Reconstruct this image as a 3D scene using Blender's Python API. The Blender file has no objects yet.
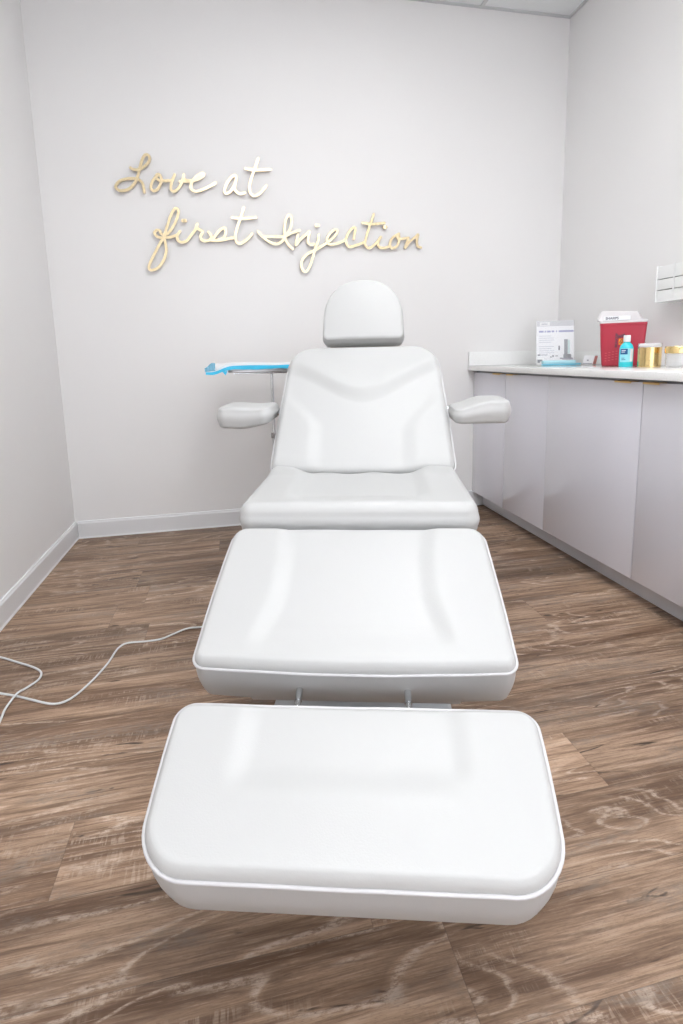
import bpy, bmesh, math, random
from math import sin, cos, pi, sqrt, radians, atan2
from mathutils import Vector, Matrix
random.seed(7)
COL = bpy.context.scene.collection

# ------------------------------------------------------------------ room sizes (metres)
XL, XR, YB, YF, H = -0.941, 2.128, 3.212, -1.7, 3.015
XC = 1.533            # cabinet door plane
CT = 0.935            # counter top height

# ------------------------------------------------------------------ helpers
def link(o, parent=None):
    COL.objects.link(o)
    if parent is not None: o.parent = parent
    return o

def empty(name, loc=(0, 0, 0), rz=0.0):
    o = bpy.data.objects.new(name, None)
    o.location = loc; o.rotation_euler = (0, 0, rz); o.empty_display_size = .05
    return link(o)

def tag(o, label=None, cat=None, group=None, kind=None):
    if label: o['label'] = label
    if cat: o['category'] = cat
    if group: o['group'] = group
    if kind: o['kind'] = kind
    return o

def build(name, bm, mats, parent=None, smooth=False, angle=None):
    me = bpy.data.meshes.new(name)
    bmesh.ops.recalc_face_normals(bm, faces=bm.faces[:])
    bm.to_mesh(me); bm.free()
    if not isinstance(mats, (list, tuple)): mats = [mats]
    for m in mats: me.materials.append(m)
    if smooth:
        for p in me.polygons: p.use_smooth = True
        if angle is not None:
            try: me.set_sharp_from_angle(angle=angle)
            except Exception: pass
    o = bpy.data.objects.new(name, me)
    return link(o, parent)

def box(bm, x0, x1, y0, y1, z0, z1, bev=0.0, seg=2, mat=0, M=None):
    vs = [bm.verts.new(p) for p in ((x0,y0,z0),(x1,y0,z0),(x1,y1,z0),(x0,y1,z0),(x0,y0,z1),(x1,y0,z1),(x1,y1,z1),(x0,y1,z1))]
    fs = [bm.faces.new([vs[i] for i in f]) for f in ((3,2,1,0),(4,5,6,7),(0,1,5,4),(1,2,6,5),(2,3,7,6),(3,0,4,7))]
    for f in fs: f.material_index = mat
    out = vs
    if bev > 0:
        es = list({e for f in fs for e in f.edges})
        r = bmesh.ops.bevel(bm, geom=es, offset=bev, segments=seg, profile=.5, affect='EDGES')
        out = list({v for f in r['faces'] for v in f.verts} | {v for v in vs if v.is_valid})
    if M is not None:
        for v in out: v.co = M @ v.co
    return out

def lathe(bm, prof, n=40, c=(0,0,0), mat=0, sx=1.0, sy=1.0, M=None):
    rings = []
    for r, z in prof:
        if r < 1e-6: rings.append([bm.verts.new((c[0], c[1], c[2]+z))])
        else: rings.append([bm.verts.new((c[0]+sx*r*cos(2*pi*k/n), c[1]+sy*r*sin(2*pi*k/n), c[2]+z)) for k in range(n)])
    for a, b in zip(rings, rings[1:]):
        for k in range(n):
            k2 = (k+1) % n
            q = [a[k % len(a)], a[k2 % len(a)], b[k2 % len(b)], b[k % len(b)]]
            u = []
            for v in q:
                if v not in u: u.append(v)
            if len(u) > 2:
                f = bm.faces.new(u); f.material_index = mat
    if M is not None:
        for rg in rings:
            for v in rg: v.co = M @ v.co

def tube(bm, pts, r, n=12, closed=False, mat=0, cap=True):
    pts = [Vector(p) for p in pts]
    N = len(pts); rings = []
    up = None
    for i, p in enumerate(pts):
        if closed: t = pts[(i+1) % N] - pts[i-1]
        else: t = pts[min(i+1, N-1)] - pts[max(i-1, 0)]
        t.normalize()
        if up is None:
            up = Vector((0,0,1)) if abs(t.z) < .9 else Vector((1,0,0))
        a = (up - t*up.dot(t)).normalized(); b = t.cross(a); up = a
        rr = r[i] if isinstance(r, (list, tuple)) else r
        rings.append([bm.verts.new(p + (a*cos(2*pi*k/n) + b*sin(2*pi*k/n))*rr) for k in range(n)])
    last = N if closed else N-1
    for i in range(last):
        A, B = rings[i], rings[(i+1) % N]
        off = 0
        if closed and i == N-1:
            off = min(range(n), key=lambda s: (B[s].co - A[0].co).length)
        for k in range(n):
            f = bm.faces.new([A[k], A[(k+1) % n], B[(k+1+off) % n], B[(k+off) % n]]); f.material_index = mat
    if not closed and cap:
        f = bm.faces.new(rings[0][::-1]); f.material_index = mat
        f = bm.faces.new(rings[-1]); f.material_index = mat

def catmull(P, sub=8, closed=False):
    P = [Vector(p) for p in P]; n = len(P); out = []
    rng = range(n) if closed else range(n-1)
    for i in rng:
        if closed: p0, p1, p2, p3 = P[i-1], P[i], P[(i+1) % n], P[(i+2) % n]
        else: p0, p1, p2, p3 = P[max(i-1,0)], P[i], P[i+1], P[min(i+2, n-1)]
        for k in range(sub):
            t = k/sub
            out.append(.5*((2*p1) + (p2-p0)*t + (2*p0-5*p1+4*p2-p3)*t*t + (3*p1-p0-3*p2+p3)*t**3))
    if not closed: out.append(P[-1])
    return out

def smooth(a, b, x):
    if a == b: return float(x > a)
    t = max(0., min(1., (x-a)/(b-a))); return t*t*(3-2*t)

# ------------------------------------------------------------------ materials
def newmat(name):
    m = bpy.data.materials.new(name); m.use_nodes = True
    nt = m.node_tree; b = nt.nodes['Principled BSDF']
    return m, nt, b

def mat(name, col, rough=.5, metal=0., bump=0., bscale=200., spec=.5, trans=0., alpha=1., coat=0., var=0., emit=0., ior=1.45):
    m, nt, b = newmat(name)
    b.inputs['Base Color'].default_value = (*col, 1)
    b.inputs['Roughness'].default_value = rough
    b.inputs['Metallic'].default_value = metal
    b.inputs['Specular IOR Level'].default_value = spec
    b.inputs['Transmission Weight'].default_value = trans
    b.inputs['Alpha'].default_value = alpha
    b.inputs['Coat Weight'].default_value = coat
    b.inputs['IOR'].default_value = ior
    if emit:
        b.inputs['Emission Color'].default_value = (*col, 1); b.inputs['Emission Strength'].default_value = emit
    tc = nt.nodes.new('ShaderNodeTexCoord')
    nz = nt.nodes.new('ShaderNodeTexNoise'); nz.inputs['Scale'].default_value = bscale; nz.inputs['Detail'].default_value = 4
    nt.links.new(tc.outputs['Object'], nz.inputs['Vector'])
    if bump:
        bp = nt.nodes.new('ShaderNodeBump'); bp.inputs['Strength'].default_value = bump; bp.inputs['Distance'].default_value = .002
        nt.links.new(nz.outputs['Fac'], bp.inputs['Height']); nt.links.new(bp.outputs['Normal'], b.inputs['Normal'])
    if var:
        n2 = nt.nodes.new('ShaderNodeTexNoise'); n2.inputs['Scale'].default_value = 3; n2.inputs['Detail'].default_value = 3
        nt.links.new(tc.outputs['Object'], n2.inputs['Vector'])
        mx = nt.nodes.new('ShaderNodeMix'); mx.data_type = 'RGBA'
        mx.inputs['A'].default_value = (*[c*(1-var) for c in col], 1); mx.inputs['B'].default_value = (*[min(1, c*(1+var)) for c in col], 1)
        nt.links.new(n2.outputs['Fac'], mx.inputs['Factor']); nt.links.new(mx.outputs['Result'], b.inputs['Base Color'])
    return m

M = {}
M['wall'] = mat('wall_paint', (.83,.817,.81), .75, bump=.12, bscale=350, var=.01, spec=.3)
M['ceil'] = mat('ceiling_tile', (.84,.86,.87), .9, bump=.5, bscale=160, var=.02)
M['tbar'] = mat('ceiling_grid_metal', (.62,.63,.64), .5)
M['base'] = mat('baseboard_vinyl', (.77,.77,.78), .36, spec=.4)
M['caulk'] = mat('white_sealant', (.86,.87,.88), .35)
M['vinyl'] = mat('white_upholstery', (.505,.505,.50), .42, bump=.10, bscale=420, spec=.45)
M['piping'] = mat('white_piping', (.60,.59,.60), .4, spec=.5)
M['cream'] = mat('cream_board', (.66,.62,.57), .5)
M['frame'] = mat('grey_frame_paint', (.55,.56,.57), .4)
M['plate'] = mat('grey_base_enamel', (.36,.375,.39), .35)
M['chrome'] = mat('brushed_chrome', (.68,.69,.70), .22, metal=1.)
M['steel'] = mat('stainless_steel', (.42,.41,.41), .28, metal=1.)
M['darksteel'] = mat('dark_steel', (.20,.20,.205), .35, metal=1.)
M['dark'] = mat('dark_rubber', (.06,.06,.06), .6)
M['door'] = mat('gloss_lacquer', (.75,.745,.81), .04, spec=.5, coat=1., ior=1.55)
M['gap'] = mat('cabinet_carcass', (.42,.42,.47), .5)
M['toe'] = mat('toe_kick_laminate', (.66,.65,.67), .3)
M['brass'] = mat('brushed_brass', (.72,.50,.22), .28, metal=1., bump=.05, bscale=300)
M['goldsign'] = mat('gold_acrylic', (.74,.61,.39), .27, metal=1.)
M['goldedge'] = mat('gold_cut_edge', (.36,.25,.12), .5, metal=.3)
M['gold'] = mat('polished_gold', (.80,.60,.28), .2, metal=1.)
M['cord'] = mat('white_cord_rubber', (.70,.71,.71), .4)
M['red'] = mat('red_plastic', (.46,.032,.06), .28, var=.05, spec=.5)
M['clear'] = mat('clear_plastic', (.95,.95,.96), .04, alpha=.28)
M['acrylic'] = mat('clear_acrylic', (.95,.95,.96), .04, alpha=.08)
M['lidclear'] = mat('milky_plastic', (.90,.86,.87), .25, alpha=.62)
M['cyan'] = mat('cyan_gel', (.05,.62,.70), .12, spec=.5)
M['paleblue'] = mat('pale_blue_plastic', (.52,.83,.91), .2, trans=.1, ior=1.3)
M['blueedge'] = mat('blue_drape_film', (.03,.50,.78), .35)
M['bluefilm'] = mat('translucent_blue_film', (.22,.55,.75), .25, alpha=.75)
M['paper'] = mat('white_paper', (.88,.88,.90), .45)
M['cotton'] = mat('white_cotton', (.86,.85,.84), .9, bump=.3, bscale=90)
M['white'] = mat('white_plastic', (.82,.82,.82), .35)
M['acrylicwhite'] = mat('frosted_acrylic', (.88,.88,.87), .2, coat=.3)
M['ink'] = mat('dark_ink', (.05,.05,.08), .5)
M['inkblue'] = mat('blue_ink', (.32,.33,.54), .5)
M['inkgrey'] = mat('grey_ink', (.40,.40,.46), .5)
M['silver'] = mat('printed_silver', (.30,.31,.33), .5)
M['navy'] = mat('navy_ink', (.01,.10,.26), .4)
M['labelcyan'] = mat('pale_cyan_label', (.30,.72,.80), .35)
M['orange'] = mat('orange_ink', (.85,.25,.02), .4)
M['coral'] = mat('coral_card', (.78,.30,.26), .5)
M['glass'] = mat('added_fill_window_glass', (1,1,1), 0., trans=1., ior=1.01, spec=0.)  # pane of the added fill window
M['diff'] = mat('lit_diffuser', (.965,.985,1.), .5, emit=12.5)

def quartz():
    m, nt, b = newmat('white_quartz')
    b.inputs['Roughness'].default_value = .09
    tc = nt.nodes.new('ShaderNodeTexCoord')
    v = nt.nodes.new('ShaderNodeTexNoise'); v.inputs['Scale'].default_value = 240; v.inputs['Detail'].default_value = 3
    r = nt.nodes.new('ShaderNodeValToRGB')
    r.color_ramp.elements[0].position = .30; r.color_ramp.elements[0].color = (.80,.80,.79,1)
    r.color_ramp.elements[1].position = .45; r.color_ramp.elements[1].color = (.90,.90,.89,1)
    nt.links.new(tc.outputs['Object'], v.inputs['Vector']); nt.links.new(v.outputs['Fac'], r.inputs['Fac']); nt.links.new(r.outputs['Color'], b.inputs['Base Color'])
    return m
M['quartz'] = quartz()

def wood():
    m, nt, b = newmat('wood_plank_floor')
    N = nt.nodes.new; L = nt.links.new
    def math_(op, a, bb=None, v=None):
        n = N('ShaderNodeMath'); n.operation = op
        if hasattr(a, 'links'): L(a, n.inputs[0])
        else: n.inputs[0].default_value = a
        if bb is not None:
            if hasattr(bb, 'links'): L(bb, n.inputs[1])
            else: n.inputs[1].default_value = bb
        return n.outputs[0]
    tc = N('ShaderNodeTexCoord'); sep = N('ShaderNodeSeparateXYZ'); L(tc.outputs['Object'], sep.inputs[0])
    PW, PL = .182, 1.22
    X, Y = sep.outputs[0], sep.outputs[1]
    yy = math_('DIVIDE', math_('ADD', Y, 5.045), PW)
    row = math_('FLOOR', yy); fy = math_('FRACT', yy)
    wn = N('ShaderNodeTexWhiteNoise'); wn.noise_dimensions = '1D'; L(row, wn.inputs['W'])
    xx = math_('ADD', math_('DIVIDE', math_('ADD', X, 10.), PL), wn.outputs['Value'])
    pl = math_('FLOOR', xx); fx = math_('FRACT', xx)
    cid = N('ShaderNodeCombineXYZ'); L(row, cid.inputs[0]); L(pl, cid.inputs[1])
    w2 = N('ShaderNodeTexWhiteNoise'); w2.noise_dimensions = '2D'; L(cid.outputs[0], w2.inputs['Vector'])
    rnd = w2.outputs['Value']
    off = N('ShaderNodeCombineXYZ'); L(math_('MULTIPLY', rnd, 37.), off.inputs[0]); L(math_('MULTIPLY', rnd, 91.), off.inputs[1]); L(math_('MULTIPLY', rnd, 13.), off.inputs[2])
    va = N('ShaderNodeVectorMath'); va.operation = 'ADD'; L(tc.outputs['Object'], va.inputs[0]); L(off.outputs[0], va.inputs[1])
    def noise(sx, sy, detail=4, rough=.55, dist=0., scale=1.):
        mp = N('ShaderNodeMapping'); mp.inputs['Scale'].default_value = (sx, sy, 1); L(va.outputs[0], mp.inputs['Vector'])
        n = N('ShaderNodeTexNoise'); n.inputs['Scale'].default_value = scale; n.inputs['Detail'].default_value = detail
        n.inputs['Roughness'].default_value = rough; n.inputs['Distortion'].default_value = dist
        L(mp.outputs[0], n.inputs['Vector']); return n.outputs['Fac']
    def ramp(f, p0, p1, v0=0., v1=1.):
        r = N('ShaderNodeMapRange'); r.interpolation_type = 'SMOOTHSTEP'
        r.inputs['From Min'].default_value = p0; r.inputs['From Max'].default_value = p1
        r.inputs['To Min'].default_value = v0; r.inputs['To Max'].default_value = v1
        L(f, r.inputs['Value']); return r.outputs['Result']
    def mix(f, a, bb):
        x = N('ShaderNodeMix'); x.data_type = 'RGBA'
        if hasattr(f, 'links'): L(f, x.inputs['Factor'])
        else: x.inputs['Factor'].default_value = f
        for s, k in ((a, 'A'), (bb, 'B')):
            if hasattr(s, 'links'): L(s, x.inputs[k])
            else: x.inputs[k].default_value = (*s, 1)
        return x.outputs['Result']
    broad = noise(.8, 8., 6, .62, .7)
    grain = noise(2.6, 62., 6, .72, .5)
    fine = noise(14., 330., 4, .7, .3)
    pores = noise(120., 330., 3, .7)
    # cathedral growth rings: contours of a stretched noise field
    field = noise(1.05, 5.2, 3, .42, .55)
    rings = math_('FRACT', math_('MULTIPLY', field, 15.))
    ringl = math_('MULTIPLY', ramp(rings, .0, .10), ramp(rings, .34, .14))
    ringd = math_('MULTIPLY', ramp(rings, .45, .8), ramp(rings, 1., .92))
    patch = ramp(noise(1.3, 4.2, 2, .5), .42, .58)
    fuzz = ramp(noise(50., 120., 4, .75), .34, .62)
    cross = math_('MULTIPLY', ramp(noise(120., 14., 3, .6, .8), .50, .60), ramp(noise(8., 60., 3, .6), .42, .60))
    c = mix(ramp(broad, .33, .66), (.150,.092,.061), (.445,.315,.230))
    c = mix(math_('MULTIPLY', ramp(grain, .55, .36), .70), c, (.105,.064,.044))
    c = mix(math_('MULTIPLY', ramp(grain, .53, .68), .50), c, (.56,.43,.335))
    c = mix(math_('MULTIPLY', math_('MULTIPLY', ringl, patch), math_('MULTIPLY', fuzz, .62)), c, (.66,.545,.455))
    c = mix(math_('MULTIPLY', math_('MULTIPLY', ringd, patch), .34), c, (.12,.076,.052))
    c = mix(math_('MULTIPLY', math_('MULTIPLY', cross, ramp(noise(2.2, 9., 2, .5), .51, .63)), .34), c, (.62,.51,.42))
    c = mix(math_('MULTIPLY', ramp(fine, .54, .34), .42), c, (.11,.07,.05))
    c = mix(math_('MULTIPLY', ramp(fine, .54, .70), .28), c, (.62,.50,.41))
    c = mix(math_('MULTIPLY', ramp(pores, .50, .30), .25), c, (.10,.07,.055))
    knots = math_('MULTIPLY', ramp(noise(5., 30., 3, .55, 1.0), .645, .72), .9)
    c = mix(knots, c, (.040,.028,.022))
    greyp = math_('MULTIPLY', math_('MULTIPLY', ramp(noise(2.0, 10., 2, .6, .5), .53, .64), fuzz), .45)
    c = mix(greyp, c, (.20,.175,.155))
    # tone of each plank
    hsv = N('ShaderNodeHueSaturation'); L(c, hsv.inputs['Color']); L(ramp(rnd, 0., 1., .82, 1.18), hsv.inputs['Value'])
    hsv.inputs['Saturation'].default_value = 1.12
    c = hsv.outputs['Color']
    sy_ = math_('MINIMUM', fy, math_('SUBTRACT', 1., fy)); sx_ = math_('MINIMUM', fx, math_('SUBTRACT', 1., fx))
    seam = math_('MAXIMUM', ramp(math_('MULTIPLY', sy_, PW), .0014, .0003), ramp(math_('MULTIPLY', sx_, PL), .0014, .0003))
    c = mix(math_('MULTIPLY', seam, .35), c, (.06,.045,.035))
    L(c, b.inputs['Base Color'])
    b.inputs['Roughness'].default_value = .45; b.inputs['Specular IOR Level'].default_value = .32
    hb = math_('ADD', math_('MULTIPLY', grain, .6), math_('MULTIPLY', seam, -1.2))
    bp = N('ShaderNodeBump'); bp.inputs['Strength'].default_value = .25; bp.inputs['Distance'].default_value = .0015
    L(hb, bp.inputs['Height']); L(bp.outputs['Normal'], b.inputs['Normal'])
    return m
M['wood'] = wood()

M['blueedge2'] = mat('blue_case_plastic', (.20,.58,.74), .3)
M['redlight'] = mat('light_red_plastic', (.62,.10,.12), .35)
M['glovebox'] = mat('white_carton', (.86,.86,.85), .6)
M['inkgrey2'] = mat('pale_grey_ink', (.50,.49,.46), .6)
M['palegrey'] = mat('pale_grey_print', (.60,.60,.63), .5)
M['palegrey2'] = mat('text_grey_print', (.58,.58,.64), .5)
M['paleteal'] = mat('pale_teal_print', (.60,.74,.74), .5)
EXPO = 0.02
LIGHTS = [(.32, .81), (-.29, -1.02), (.93, -1.02)]
LLAB = ['flat light panel in the ceiling above the backrest of the chair', 'flat light panel in the ceiling behind the camera, on the left wall side', 'flat light panel in the ceiling behind the camera, on the cabinet side']

# ------------------------------------------------------------------ the room
def struct(name, bm, m, **k):
    return tag(build(name, bm, m, **k), kind='structure')

T = .12
bm = bmesh.new(); box(bm, XL-T, XR+T, YF-T, YB+T, -.12, 0); struct('floor', bm, M['wood'])
bm = bmesh.new(); box(bm, XL-T, XR+T, YF-T, YB+T, H, H+.1); struct('ceiling', bm, M['ceil'])
bm = bmesh.new(); box(bm, XL-T, XL, YF, YB, 0, H); struct('wall_left', bm, M['wall'])
bm = bmesh.new(); box(bm, XR, XR+T, YF, YB, 0, H); struct('wall_right', bm, M['wall'])
bm = bmesh.new(); box(bm, XL-T, XR+T, YB, YB+T, 0, H); struct('wall_back', bm, M['wall'])
WX0, WX1, WZ0, WZ1 = -.55, 1.75, .55, 2.55  # unseen window opening, added to bring fill light from behind the camera
bm = bmesh.new(); box(bm, XL-T, WX0, YF-T, YF, 0, H); box(bm, WX1, XR+T, YF-T, YF, 0, H); box(bm, WX0, WX1, YF-T, YF, 0, WZ0); box(bm, WX0, WX1, YF-T, YF, WZ1, H)
struct('wall_front', bm, M['wall'])
bm = bmesh.new()
for (a0, a1, c0, c1) in ((WX0, WX0+.05, WZ0, WZ1), (WX1-.05, WX1, WZ0, WZ1), (WX0+.05, WX1-.05, WZ0, WZ0+.05), (WX0+.05, WX1-.05, WZ1-.05, WZ1), ((WX0+WX1)/2-.02, (WX0+WX1)/2+.02, WZ0+.05, WZ1-.05)):
    box(bm, a0, a1, YF-.09, YF-.03, c0, c1, bev=.004)
wf = struct('added_fill_window_1', bm, M['white'])
bm = bmesh.new(); box(bm, WX0+.05, WX1-.05, YF-.063, YF-.058, WZ0+.05, WZ1-.05); struct('added_fill_window_glass', bm, M['glass'], parent=wf)
la = bpy.data.lights.new('fill_light_portal', 'AREA'); la.shape = 'RECTANGLE'; la.size = WX1-WX0; la.size_y = WZ1-WZ0  # portal guiding world light in through the added window as fill
la.cycles.is_portal = True
lo = bpy.data.objects.new('fill_light_portal', la); COL.objects.link(lo); lo.location = ((WX0+WX1)/2, YF-T-.01, (WZ0+WZ1)/2); lo.rotation_euler = (radians(90), 0, 0)

def baseboard(name, p0, p1, nrm):
    """profile swept in a straight line; nrm points into the room"""
    prof = [(0,0),(.015,0),(.015,.006),(.0125,.010),(.0125,.088),(.010,.094),(.0075,.096),(.0075,.101),(.004,.103),(0,.103)]
    b = bmesh.new(); n = Vector(nrm)
    A = [b.verts.new(Vector(p0) + n*a + Vector((0,0,z))) for a, z in prof]
    B = [b.verts.new(Vector(p1) + n*a + Vector((0,0,z))) for a, z in prof]
    for k in range(len(prof)):
        k2 = (k+1) % len(prof)
        f = b.faces.new([A[k], A[k2], B[k2], B[k]])
        if k in (0, 1, 2): f.material_index = 1
        if k in (7, 8): f.material_index = 1
    b.faces.new(A[::-1]); b.faces.new(B)
    return struct(name, b, [M['base'], M['caulk']])
baseboard('baseboard_left', (XL, YF, 0), (XL, YB, 0), (1,0,0))
baseboard('baseboard_back', (XL+.0153, YB, 0), (1.607, YB, 0), (0,-1,0))
baseboard('baseboard_front', (XL+.0153, YF, 0), (XR, YF, 0), (0,1,0))

# suspended ceiling: wall angle and tee grid
def strip(name, x0, x1, y0, y1, z0=H-.006, z1=H-.0002):
    b = bmesh.new(); box(b, x0, x1, y0, y1, z0, z1, bev=.001, seg=1); return struct(name, b, M['tbar'])
strip('trim_1', XL, XR, YB-.022, YB)
strip('trim_2', XR-.022, XR, YF, YB-.0222)
strip('trim_3', XL, XL+.022, YF, YB-.0222)
gx = [1.54-.61*k for k in range(0, 5)]
n = 4
for x in gx:
    if XL+.05 < x < XR-.05:
        strip('trim_%d' % n, x-.012, x+.012, YF, YB-.0222); n += 1
gy = [YB-.57-.61*k for k in range(0, 8)]
for y in gy:
    if y > YF+.05:
        strip('trim_%d' % n, XL+.0222, XR-.0222, y-.012, y+.012, H-.0055, H-.0001); n += 1

def ceiling_light(x0, y0, label, w=.61, l=1.22):
    e = empty('ceiling_light', (x0+w/2, y0+l/2, H))
    tag(e, label, 'ceiling light', 'ceiling light panels')
    b = bmesh.new(); hw, hl = w/2-.013, l/2-.013
    for (a0,a1,b0,b1) in ((-hw,hw,-hl,-hl+.02),(-hw,hw,hl-.02,hl),(-hw,-hw+.02,-hl+.02,hl-.02),(hw-.02,hw,-hl+.02,hl-.02)):
        box(b, a0,a1,b0,b1,-.016,-.007, bev=.001, seg=1)
    build('frame', b, M['tbar'], e)
    b = bmesh.new(); box(b, -hw+.0205, hw-.0205, -hl+.0205, hl-.0205, -.012, -.008)
    build('diffuser', b, M['diff'], e)
    return e
for i, (x, y) in enumerate(LIGHTS):
    ceiling_light(x, y, LLAB[i])

# ------------------------------------------------------------------ treatment chair
TH = .27
FW = Vector((sin(TH), cos(TH), 0)); RT = Vector((cos(TH), -sin(TH), 0))
S0 = 1.58
base_pos = FW*S0 + RT*(-.055)
chair = empty('treatment_chair', base_pos, -TH)
tag(chair, 'white upholstered reclining treatment chair with raised backrest in the middle of the wood floor', 'treatment chair')

def outline(w0, w1, L, rf, rr, bulge=0., bow=0., nc=10, ns=0):
    """closed outline, v=0 front .. v=L rear, half widths w0 front, w1 rear"""
    P = []
    def arc(cx, cy, r, a0, a1):
        for k in range(nc+1):
            a = a0 + (a1-a0)*k/nc; P.append((cx + r*cos(a), cy + r*sin(a)))
    def seg(p, q):
        m_ = ns or max(6, int(math.hypot(q[0]-p[0], q[1]-p[1])/.0075))
        for k in range(1, m_): t = k/m_; P.append((p[0]+(q[0]-p[0])*t, p[1]+(q[1]-p[1])*t))
    arc(w0-rf, rf, rf, -pi/2, 0); seg(P[-1], (w1, L-rr))
    arc(w1-rr, L-rr, rr, 0, pi/2); seg(P[-1], (-(w1-rr), L))
    arc(-(w1-rr), L-rr, rr, pi/2, pi); seg(P[-1], (-w0, rf))
    arc(-(w0-rf), rf, rf, pi, 1.5*pi); seg(P[-1], (w0-rf, 0))
    if bow: P = [(x, y - bow*max(0, 1-(x/w0)**2)*max(0, 1-y/.08)) for x, y in P]
    if bulge:
        P = [(x*(1+bulge*sin(pi*max(0,min(1,y/L)))), y) for x, y in P]
    return P

def cushion(P, thick, rt, rb, hfun, crown=.01, place=None, nin=44, sidebulge=.004, wtop=None, taper=0.):
    """upholstered pad: rounded top and bottom edges, sculpted top; w=0 is the piping line"""
    b = bmesh.new()
    P = [Vector(p) for p in P]; n = len(P)
    cx = sum(p.x for p in P)/n; cy = (max(p.y for p in P)+min(p.y for p in P))/2
    C = Vector((cx, cy))
    area = sum(P[i-1].x*P[i].y - P[i].x*P[i-1].y for i in range(n))
    nr = []
    for i in range(n):
        t = P[(i+1) % n] - P[i-1]; t.normalize()
        nn = Vector((t.y, -t.x)) if area > 0 else Vector((-t.y, t.x)); nr.append(nn)
    rings = []
    def ring(inset, w):
        rings.append([(P[i] - nr[i]*inset, w) for i in range(n)])
    # bottom centre outwards
    sc = [.0, .3, .6, .85]
    Pb = [P[i]-nr[i]*(rb+taper) for i in range(n)]
    for s in sc[1:]: rings.append([(C+(p-C)*s, -thick) for p in Pb])
    for k in range(6):
        a = (pi/2)*k/5; ring(rb*(1-sin(a)) + taper, -thick + rb*(1-cos(a)))
    for k in range(1, 6):
        t = k/6; w = -thick+rb + (thick-rb-.002)*t
        ring(taper*(1-t) - sidebulge*sin(pi*t), w)
    ring(0., -.001)
    for k in range(1, 9):
        a = (pi/2)*k/8; ring(rt*(1-cos(a)), rt*sin(a)*.9)
    base = [P[i]-nr[i]*rt for i in range(n)]
    topi = len(rings)-1
    hx = max(abs(p.x-cx) for p in P)*.95; hy = max(abs(p.y-cy) for p in P)*.93
    a0_ = atan2((P[0].y-cy)/hy, (P[0].x-cx)/hx); dirn = 1 if area > 0 else -1
    lens = [0.]
    for i in range(1, n): lens.append(lens[-1] + math.hypot((P[i].x-P[i-1].x)/hx, (P[i].y-P[i-1].y)/hy))
    tot = lens[-1] + math.hypot((P[0].x-P[-1].x)/hx, (P[0].y-P[-1].y)/hy)
    angs = [a0_ + dirn*2*pi*l_/tot for l_ in lens]
    for j in range(1, nin):
        s = 1-j/nin; t_ = (j/nin)**1.5
        rings.append([((C+(p-C)*s)*(1-t_) + (C + Vector((hx*cos(a_), hy*sin(a_)))*s)*t_, rt*.9) for p, a_ in zip(base, angs)])
    hx = max(abs(p.x-cx) for p in P); hy = max(abs(p.y-cy) for p in P)
    def crownf(p): return max(0, 1-((p.x-cx)/hx)**2)**.8*max(0, 1-((p.y-cy)/hy)**2)**.8
    vr = []
    for ri, rg in enumerate(rings):
        row = []
        for (p, w) in rg:
            if ri >= topi-7:
                # fade sculpting in from the seam
                if ri <= topi: f = (ri-(topi-8))/8.
                else: f = 1.
                w = w + f*(crown*crownf(p) + hfun(p.x, p.y))
            row.append(b.verts.new((p.x, p.y, w)))
        vr.append(row)
    for A, B in zip(vr, vr[1:]):
        for i in range(n): b.faces.new([A[i-1], A[i], B[i], B[i-1]])
    vb = b.verts.new((C.x, C.y, -thick)); vt = b.verts.new((C.x, C.y, rt*.9+crown*crownf(C)+hfun(C.x, C.y)))
    for i in range(n):
        b.faces.new([vb, vr[0][i], vr[0][i-1]]); b.faces.new([vt, vr[-1][i-1], vr[-1][i]])
    if place is not None:
        for v in b.verts: v.co = place(v.co)
    return b, P

def section(s0, z0, ang, dx=0.):
    ca, sa = cos(ang), sin(ang)
    def f(q):
        l, v, w = q
        return Vector((l+dx, s0 + v*ca - w*sa - S0, z0 + v*sa + w*ca))
    return f

def pad(name, P, thick, rt, rb, hfun, place, crown=.01, pipe=True, m='vinyl', sb=.004, pr=.0030, **k):
    b, PP = cushion(P, thick, rt, rb, hfun, crown, place, sidebulge=sb, **k)
    o = build(name, b, M[m], chair, smooth=True)
    if pipe:
        b = bmesh.new(); n = len(PP); pts = []
        for i in range(n):
            t = PP[(i+1) % n]-PP[i-1]; t.normalize()
            pts.append(place(Vector((PP[i].x + t.y*.0015, PP[i].y - t.x*.0015, .001 + .0006*sin(i*.13)+.0004*sin(i*.31)))))
        tube(b, pts, pr, n=8, closed=True)
        build('piping', b, M['piping'], o, smooth=True)
    return o

# -- footrest
def h_foot(u, v):
    r = smooth(.196, .148, abs(u)) * smooth(.092, .150, v)
    return .006 - .0095*r + .003*smooth(.1, .0, v)
pad('footrest_cushion', outline(.288, .300, .252, .074, .028, bulge=.012, bow=.000), .104, .011, .026, h_foot, section(.5800,.3405,radians(18.6), .006), crown=.010, taper=.002)
# -- leg rest
def h_leg(u, v):
    xc = .163 + .030*smooth(.17, .02, v) + .012*smooth(.25, .36, v)
    r = smooth(xc+.020, xc-.028, abs(u)) * smooth(.0, .08, v)
    return .010 - .011*r
pad('leg_rest_cushion', outline(.304, .300, .368, .022, .036, bulge=.01, bow=.010), .108, .013, .024, h_leg, section(.904,.440,radians(24.6)), crown=.010, taper=.001)
# -- seat
def h_seat(u, v):
    r = smooth(.20, .15, abs(u)) * smooth(.02, .12, v)
    return .008 - .014*r + .012*smooth(.18, .23, abs(u))*smooth(.30, .40, v) + .004*sin(u*40)*smooth(.36,.40,v)
pad('seat_cushion', outline(.302, .300, .405, .034, .032, bulge=.004), .060, .022, .024, h_seat, section(1.268,.626,radians(.6)), crown=.006, pipe=False)
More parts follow.
